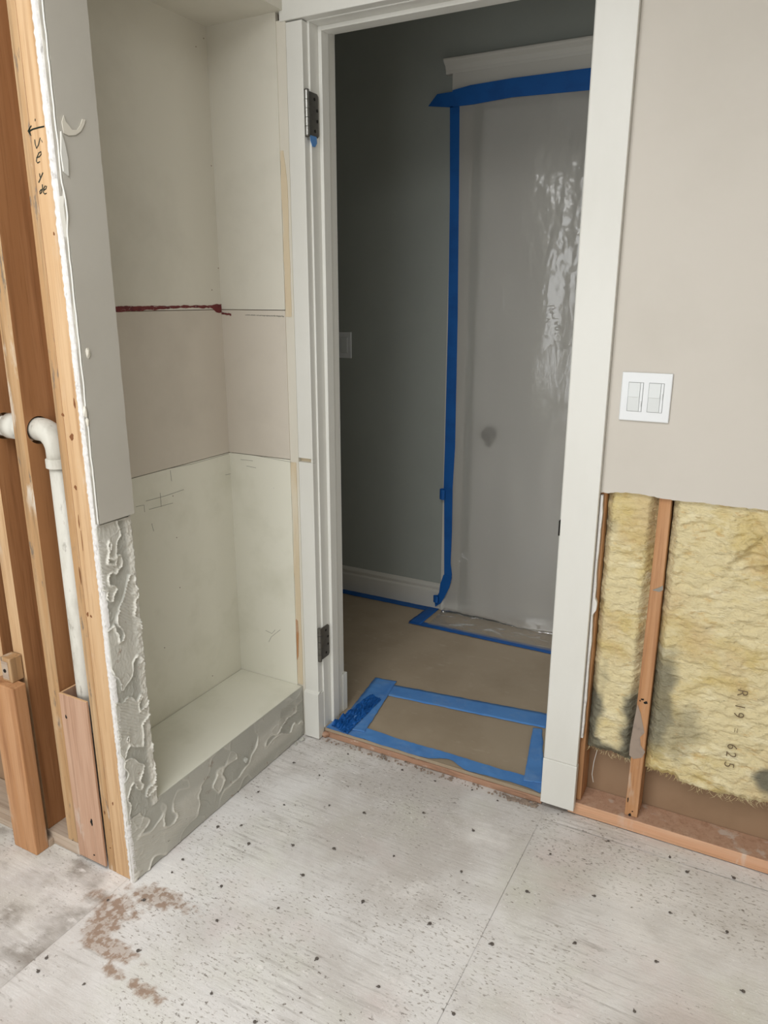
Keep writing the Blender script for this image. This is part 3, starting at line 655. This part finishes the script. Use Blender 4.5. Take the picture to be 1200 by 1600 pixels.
# torn drywall slivers along the right casing and a hanging string
m = MB()
P = [(.0015, -.006, .945)]
zs2 = [.25+.69*i/60 for i in range(61)]
m.prism([(.0016, -.004, z) for z in zs2] + [(.0075+.0025*fbm(z, 2, 2, 14, 3) + (.006 if .62 < z < .66 else 0), -.004, z) for z in reversed(zs2)], (0, .011, 0))
tag(m.build('drywall_sliver', M['gyp'], origin='base'), 'ragged white sliver of drywall along the right edge of the door casing', 'drywall sliver')
m = MB(); P = [at(u, v, 'y', .05) for u, v in ((933, 1172), (928, 1190), (925, 1210), (927, 1222))]
m.tube([tuple(p) for p in P], .0009, 6)
tag(m.build('loose_thread', M['trim'], origin='base'), 'thin pale thread hanging below the narrow insulation batt', 'thread')

# ================================================================ HINGES
def hinge(z0, z1, label, dull=False):
    h = empty('door_hinge', (-.838, -.01, z0), label, 'hinge')
    bx, by, r = -.8395, -.0265, .0062
    by = -.020; bx = -.8395
    L_ = z1-z0; n = 5
    kn = MB()
    for i in range(n):
        a = z0+L_*i/n+.0006; b = z0+L_*(i+1)/n-.0006; kn.tube([(bx, by, a), (bx, by, b)], r, 20)
    kn.build('barrel', M['leaf' if dull else 'steel'], h, smooth=False)
    MB().tube([(bx, by, z0-.004), (bx, by, z0-.002), (bx, by, z0), (bx, by, z0+.001), (bx, by, z1-.001), (bx, by, z1), (bx, by, z1+.002), (bx, by, z1+.004)], [.004, .0066, .0064, .003, .003, .0064, .0066, .004], 16).build('pin', M['leaf'], h)
    m = MB(); P = [(by+.004, z0), (.028, z0), (.034, z0+.006), (.034, z1-.006), (.028, z1), (by+.004, z1)]
    m.prism([(JL+.0003, a, b) for a, b in P], (.0028, 0, 0)); lf_ = m.build('leaf', M['leaf'], h, bevel=.0004)
    for (yy, f) in ((.014, .14), (.026, .38), (.026, .62), (.014, .86)):
        z = z0+L_*f; MB().tube([(JL+.0029, yy, z), (JL+.0036, yy, z)], .0042, 12).build('screw', M['dark'], lf_)
    return h
hinge(1.832, 1.940, 'upper steel hinge with bright barrel on the left door jamb')
hinge(.2860, .3960, 'lower dull grey hinge on the left door jamb, near the floor', True)
P = [at(u, v, 'x', JL+.004) for u, v in ((484, 211), (494, 214), (495, 224), (492, 230), (488, 229), (485, 220))]
tag(MB().prism([tuple(p) for p in P], (.0012, 0, 0)).build('tape_scrap', M['tapefl'], origin='base'), 'small scrap of blue tape under the upper hinge', 'tape')

# ================================================================ SWITCHES
sw = empty('double_switch_plate', (.0858, 0, 1.1896-.0572), 'white square two-gang dimmer switch plate on the right wall', 'light switch')
sx, sz = .0858, 1.1896
MB().box(sx-.0572, sx+.0572, -.0068, 0, sz-.0572, sz+.0572).build('plate', M['plastic_w'], sw, bevel=.0022)
for s in (-1, 1):
    cx = sx+s*.0232
    MB().box(cx-.0172, cx+.0172, -.0074, -.0066, sz-.0345, sz+.0345).build('opening', M['switchgap'], sw)
    rk = MB(); rk.prism([(cx-.0162, -.0070, sz+.0335), (cx-.0162, -.0092, sz+.0335), (cx-.0162, -.0104, sz), (cx-.0162, -.0094, sz-.0005), (cx-.0162, -.0082, sz-.0335), (cx-.0162, -.0070, sz-.0335)], (.0262, 0, 0))
    rk.build('rocker', M['plastic_g'], sw, bevel=.0004)
    tk = MB().box(cx+.0108, cx+.0162, -.0088, -.0070, sz-.0335, sz+.0335).build('slider_track', M['plastic_w'], sw)
    MB().box(cx+.0116, cx+.0154, -.0112, -.0088, sz-.022+.02*(s > 0), sz-.010+.02*(s > 0)).build('slider', M['plastic_w'], tk, bevel=.0003)
hs = empty('switch_plate', (-1.41, YH, 1.15), 'white single rocker switch plate on the grey-green hall wall', 'light switch')
MB().box(-1.444, -1.374, YH-.006, YH, 1.153, 1.268).build('plate', M['plastic_w'], hs, bevel=.002)
MB().box(-1.427, -1.391, YH-.0066, YH-.0055, 1.176, 1.245).build('opening', M['switchgap'], hs)
MB().box(-1.426, -1.392, YH-.0095, YH-.006, 1.177, 1.244).build('rocker', M['plastic_g'], hs, bevel=.001)

# ================================================================ PLASTIC SHEET over the far door
def sheet(u, v):
    # v 0..0.86 hangs down from the header, then runs out over the floor
    x = -.885+1.05*u; 
    s = v
    if s < .87:
        t = s/.87; z = 2.185+(ZH+.012-2.185)*t; off = .0015+.022*sm(.02, .2, t)*sm(.05, .4, u)
        off += (.008*fbm(x, z*.35, 1, 5, 2)*sm(0, .1, t) + .0035*fbm(x*1.5, z*.6, 3, 22, 3)*sm(-.7, -.4, x)*sm(1.25, 1.6, z))*sm(.05, .25, u)
        y = YH-.021-max(off, .002)
    else:
        t = (s-.87)/.13; y = YH-.051-(.145-.0)*t; z = ZH+.0035+.010*(1-t)**3*(.6+fbm(x, y, 0, 9, 3)) + max(0, .0045*fbm(x, y*1.5, 4, 9, 2))*sm(1, .8, t)
        z = max(z, ZH+.003)
    return (x, y, z)
g = MB().grid(210, 420, sheet)
for i, f in enumerate(g.f):
    if i//210 > 366: g.mi[i] = 1
tag(g.build('plastic_sheet', [M['sheet'], M['sheet_flat']], origin='base', smooth=True), 'milky wrinkled plastic sheet taped over the far hall doorway', 'plastic sheet')

# ================================================================ BLUE TAPE
def tape_poly(pts2, ax, val, name, label, mt='tape', th=.0008, wr=.0, group=None):
    P = [at(u, v, ax, val) for u, v in pts2]
    d = {'y': (0, th, 0), 'z': (0, 0, -th), 'x': (-th, 0, 0)}[ax]
    return tag(MB().prism([tuple(p) for p in P], d).build(name, M[mt], origin='base'), label, 'tape', group)
YT = YH-.0245
def strip(a, b, w0, w1, axis_n, val, name, label, mt='tapefl', seed=0, n=60, jit=.0022, lift=.0015):
    """tape strip lying on plane 'val' between world points a and b, edges a little ragged, surface rippled"""
    a = Vector(a); b = Vector(b); d = (b-a); L_ = d.length; d.normalize()
    nrm = {'z': Vector((0, 0, 1)), 'y': Vector((0, -1, 0))}[axis_n]; side = nrm.cross(d).normalized()
    def fn(u, v):
        c = a + d*L_*u; wd = w0+(w1-w0)*u
        e = (v-.5)*wd + jit*fbm(u*L_*10, seed, 3*v, 2, 3)*(2*abs(v-.5))
        return c + side*e + nrm*(.0007+max(0, lift*fbm(u*L_, v*wd*3+seed, 0, 30, 3)))
    m = MB().grid(n, 6, fn); o = tag(m.build(name, M[mt], origin='base', smooth=True), label, 'tape')
    so = o.modifiers.new('thickness', 'SOLIDIFY'); so.thickness = .0003; return o
zt = ZH+.0012
# hall wall / doorway tapes
tape_poly([(707, 141), (735, 133), (800, 122), (930, 105), (930, 140), (800, 152), (740, 163), (707, 167)], 'y', YT-.020, 'tape_strip', 'wide blue tape across the top of the plastic sheet', th=.0012)
tape_poly([(669, 166), (683, 147), (709, 143), (709, 168)], 'y', YT+.001, 'tape_strip', 'short blue tape tail on the grey-green wall, left of the far door header', th=.0008)
YV = YH-.0235
def vpt(u, v): return at(u, v, 'y', YV)
tape_poly([(703, 166), (718, 166), (717, 300), (715, 500), (711, 700), (707, 765), (693, 765), (695, 700), (700, 500), (703, 300)], 'y', YV, 'tape_strip', 'long vertical blue tape down the left edge of the plastic sheet', th=.0010)
tape_poly([(694, 762), (707, 764), (706, 830), (704, 880), (706, 898), (704, 912), (694, 900), (694, 830)], 'y', YV-.003, 'tape_strip', 'lower vertical piece of blue tape below the curl', th=.0010)
tape_poly([(693, 898), (706, 902), (702, 918), (694, 934), (688, 943), (680, 948), (679, 938), (686, 926), (688, 912)], 'y', YV-.006, 'tape_strip', 'twisted blue tape end reaching the hall floor by the baseboard', th=.0012)
p = vpt(692, 772); m = MB()
m.tube([(p.x+.012*math.cos(a), YV-.010-.008*math.sin(a), p.z-.006*math.cos(a*.5)) for a in [i*.35 for i in range(19)]], .0, 4)
def curl(u, v):
    a = u*5.2; r = .011+.003*u; return (p.x+.004+r*math.cos(a), YV-.014-r*.7*math.sin(a), p.z-.022+.044*v+.006*u)
o = tag(MB().grid(30, 4, curl).build('tape_curl', M['tape'], origin='base', smooth=True), 'small loop of blue tape sticking out halfway down the vertical tape', 'tape')
pz = at(684, 935, 'y', YV-.012)
def curl2(u, v):
    a = u*5.6; r = .010+.004*u; return (pz.x-.006+r*math.cos(a), YV-.020-r*.6*math.sin(a), pz.z-.018+.030*v+.004*u)
tag(MB().grid(30, 4, curl2).build('tape_curl', M['tape'], origin='base', smooth=True), 'crumpled loop of blue tape at the foot of the baseboard end', 'tape')
# floor tapes in the hall
strip((-1.75, 1.060, zt), (-.912, 1.068, zt), .046, .046, 'z', zt, 'tape_strip', 'blue tape along the foot of the hall baseboard', seed=1, mt='tape')
strip(at(641, 971, 'z', zt), at(905, 1028, 'z', zt), .040, .042, 'z', zt, 'tape_strip', 'blue tape holding the plastic sheet to the hall floor', seed=2, mt='tape', n=90)
strip(at(681, 948, 'z', zt+.001), at(648, 973, 'z', zt+.001), .052, .058, 'z', zt, 'tape_strip', 'short diagonal blue tape joining baseboard tape and sheet tape', seed=3, mt='tape')
strip(at(598, 1076, 'z', zt), at(856, 1127, 'z', zt), .080, .095, 'z', zt, 'tape_strip', 'far long blue tape of the taped rectangle in the doorway', seed=4, n=90)
strip(at(603, 1062, 'z', zt+.0015), at(548, 1140, 'z', zt+.0015), .085, .100, 'z', zt, 'tape_strip', 'left blue tape of the taped rectangle, by the jamb', seed=5, n=60, lift=.004)
strip(at(840, 1138, 'z', zt+.001), at(834, 1222, 'z', zt+.001), .030, .060, 'z', zt, 'tape_strip', 'right blue tape of the taped rectangle, by the right casing', seed=6)
# front tape with the wavy torn edge over the threshold
def front(u, v):
    x = JL+.006+(JR-JL-.010)*u
    yb = .054+.006*fbm(x, 0, 4, 8, 2) - .0*u
    yf = -.004+.003*fbm(x, 3, 4, 20, 2) + .030*math.exp(-((x+.40)/.045)**2) + .012*sm(-.36, -.2, x)*sm(-.09, -.16, x)
    y = yf+(yb-yf)*v
    return (x, y, ZH+.0022+max(0, .003*fbm(x, y, 7, 24, 3)))
o = tag(MB().grid(120, 8, front).build('tape_strip', M['tapefl'], origin='base', smooth=True), 'front blue tape along the threshold with a wavy torn edge', 'tape')
# crumpled tape bunch in the corner by the jamb
def bunch(u, v):
    q = at(530, 1142, 'z', zt); r_ = at(588, 1090, 'z', zt)
    x = q.x+(r_.x-q.x)*u; y = q.y+(r_.y-q.y)*u
    x += (v-.5)*.075*(1-.3*u); y += -(v-.5)*.02
    return (max(x, JL+.014), y, zt+.003+abs(.020*fbm(u*2, v*3, 3, 3, 3))*(1-u*.4))
tag(MB().grid(50, 26, bunch).build('tape_bunch', M['tape'], origin='base', smooth=False), 'crumpled bunch of blue tape in the left corner of the doorway', 'tape')

# ================================================================ FLOOR NAILS AND CRUMBS
nails = [(x/2.4, 1100+y/2.4) for x, y in ((174, 953), (143, 1003), (316, 1050), (518, 925), (793, 1086), (955, 1192), (813, 812), (1044, 765), (1188, 955), (540, 735), (405, 735), (830, 683), (645, 632), (685, 583), (933, 523), (817, 460), (1099, 530), (1136, 642), (1065, 378), (968, 330), (1101, 220), (905, 455))]
nails += [(400+x/2.4, 1100+y/2.4) for x, y in ((460, 1060), (741, 1162), (652, 823), (401, 740), (292, 542), (517, 570), (405, 408), (628, 408), (275, 380), (548, 247), (345, 188), (485, 205), (562, 217), (672, 289), (815, 475), (905, 362), (811, 322), (770, 628), (1016, 703), (885, 900), (238, 268))]
nails += [(800+x/3, 1200+y/3) for x, y in ((452, 342), (740, 418), (180, 403), (820, 487), (1040, 515), (740, 678), (387, 600), (1008, 768), (295, 820), (675, 907), (1084, 1047), (574, 1141))]
nm = MB().tube([(0, 0, 0), (0, 0, .0010), (0, 0, .0014)], [.0044, .0044, .0030], 10); nm.tube([(.0030, .0014, .0005), (.0065, .0040, .0012)], .0012, 5)
first = None
rr = random.Random(3)
for i, (u, v) in enumerate(nails):
    p = at(u, v, 'z', .0016)
    if first is None: first = nm.build('floor_nail', M['nail']); o = first
    else: o = first.copy(); COL.objects.link(o)
    o.location = p; o.rotation_euler = (0, 0, rr.uniform(0, 6.28)); s = rr.uniform(.6, 1.05); o.scale = (s, s, 1)
    if p.y > -.22 and p.x > -.0765: lab, gr = 'dark nail head in the floor strip before the insulated wall', 'nail heads before the insulated wall'
    elif p.x > -.0765: lab, gr = 'dark nail head in the floor right of the long panel seam', 'nail heads right of the long seam'
    elif p.y > -.16: lab, gr = 'dark nail head in the floor just before the doorway threshold', 'nail heads before the doorway'
    elif p.x < -.70 and p.y > -.75: lab, gr = 'dark nail head in the floor along the low niche base', 'nail heads along the niche base'
    elif p.y < -.75: lab, gr = 'dark nail head in the floor at the lower left of the photo', 'nail heads in the lower left floor'
    else: lab, gr = 'dark nail head in the open floor left of the long panel seam', 'nail heads left of the long seam'
    tag(o, lab, 'nail', gr)
for (u, v, r, lab) in ((472, 1157, .009, 'pale crumb of mortar at the end of the niche base'), (462, 1163, .006, 'smaller pale crumb beside the niche base end'), (826, 1248, .007, 'dusty crumb at the threshold near the right casing')):
    p = at(u, v, 'z', 0); o = blob('mortar_crumb', (p.x, p.y, r*.55), r, M['mud'], lab); o['category'] = 'debris'
# dark rubble line at the threshold
rr = random.Random(5)
def rubble(cx0, cx1, yy, n, lab, rmax):
    m = MB()
    for i in range(n):
        x = rr.uniform(cx0, cx1); y = yy+rr.uniform(-.012, .010); r = rr.uniform(.0015, rmax)
        q = [(x+r*math.cos(a)*rr.uniform(.6, 1.3), y+r*math.sin(a)*rr.uniform(.6, 1.3), .0012) for a in [k*math.pi/3 for k in range(6)]]
        m.prism(q, (0, 0, r*.8))
    o = tag(m.build('rubble', M['putty'], origin='base'), lab, 'rubble'); o['kind'] = 'stuff'
rubble(-.82, -.10, -.018, 110, 'fine grey rubble along the doorway threshold', .0045)
rubble(-.19, -.10, -.022, 40, 'dark crumbly rubble heap beside the right plinth', .007)
m = MB(); p = at(507, 1147, 'z', .01)
m.tube([(p.x-.012, p.y+.004, .006), (p.x+.004, p.y, .010), (p.x+.016, p.y+.006, .012)], [.008, .011, .007], 12)
tag(m.build('wood_plug', M['wood_raw'], origin='base', smooth=True), 'rotten brown stub of wood at the foot of the left jamb', 'wood')
for o in list(bpy.data.objects):
    if '_o' in o: del o['_o']
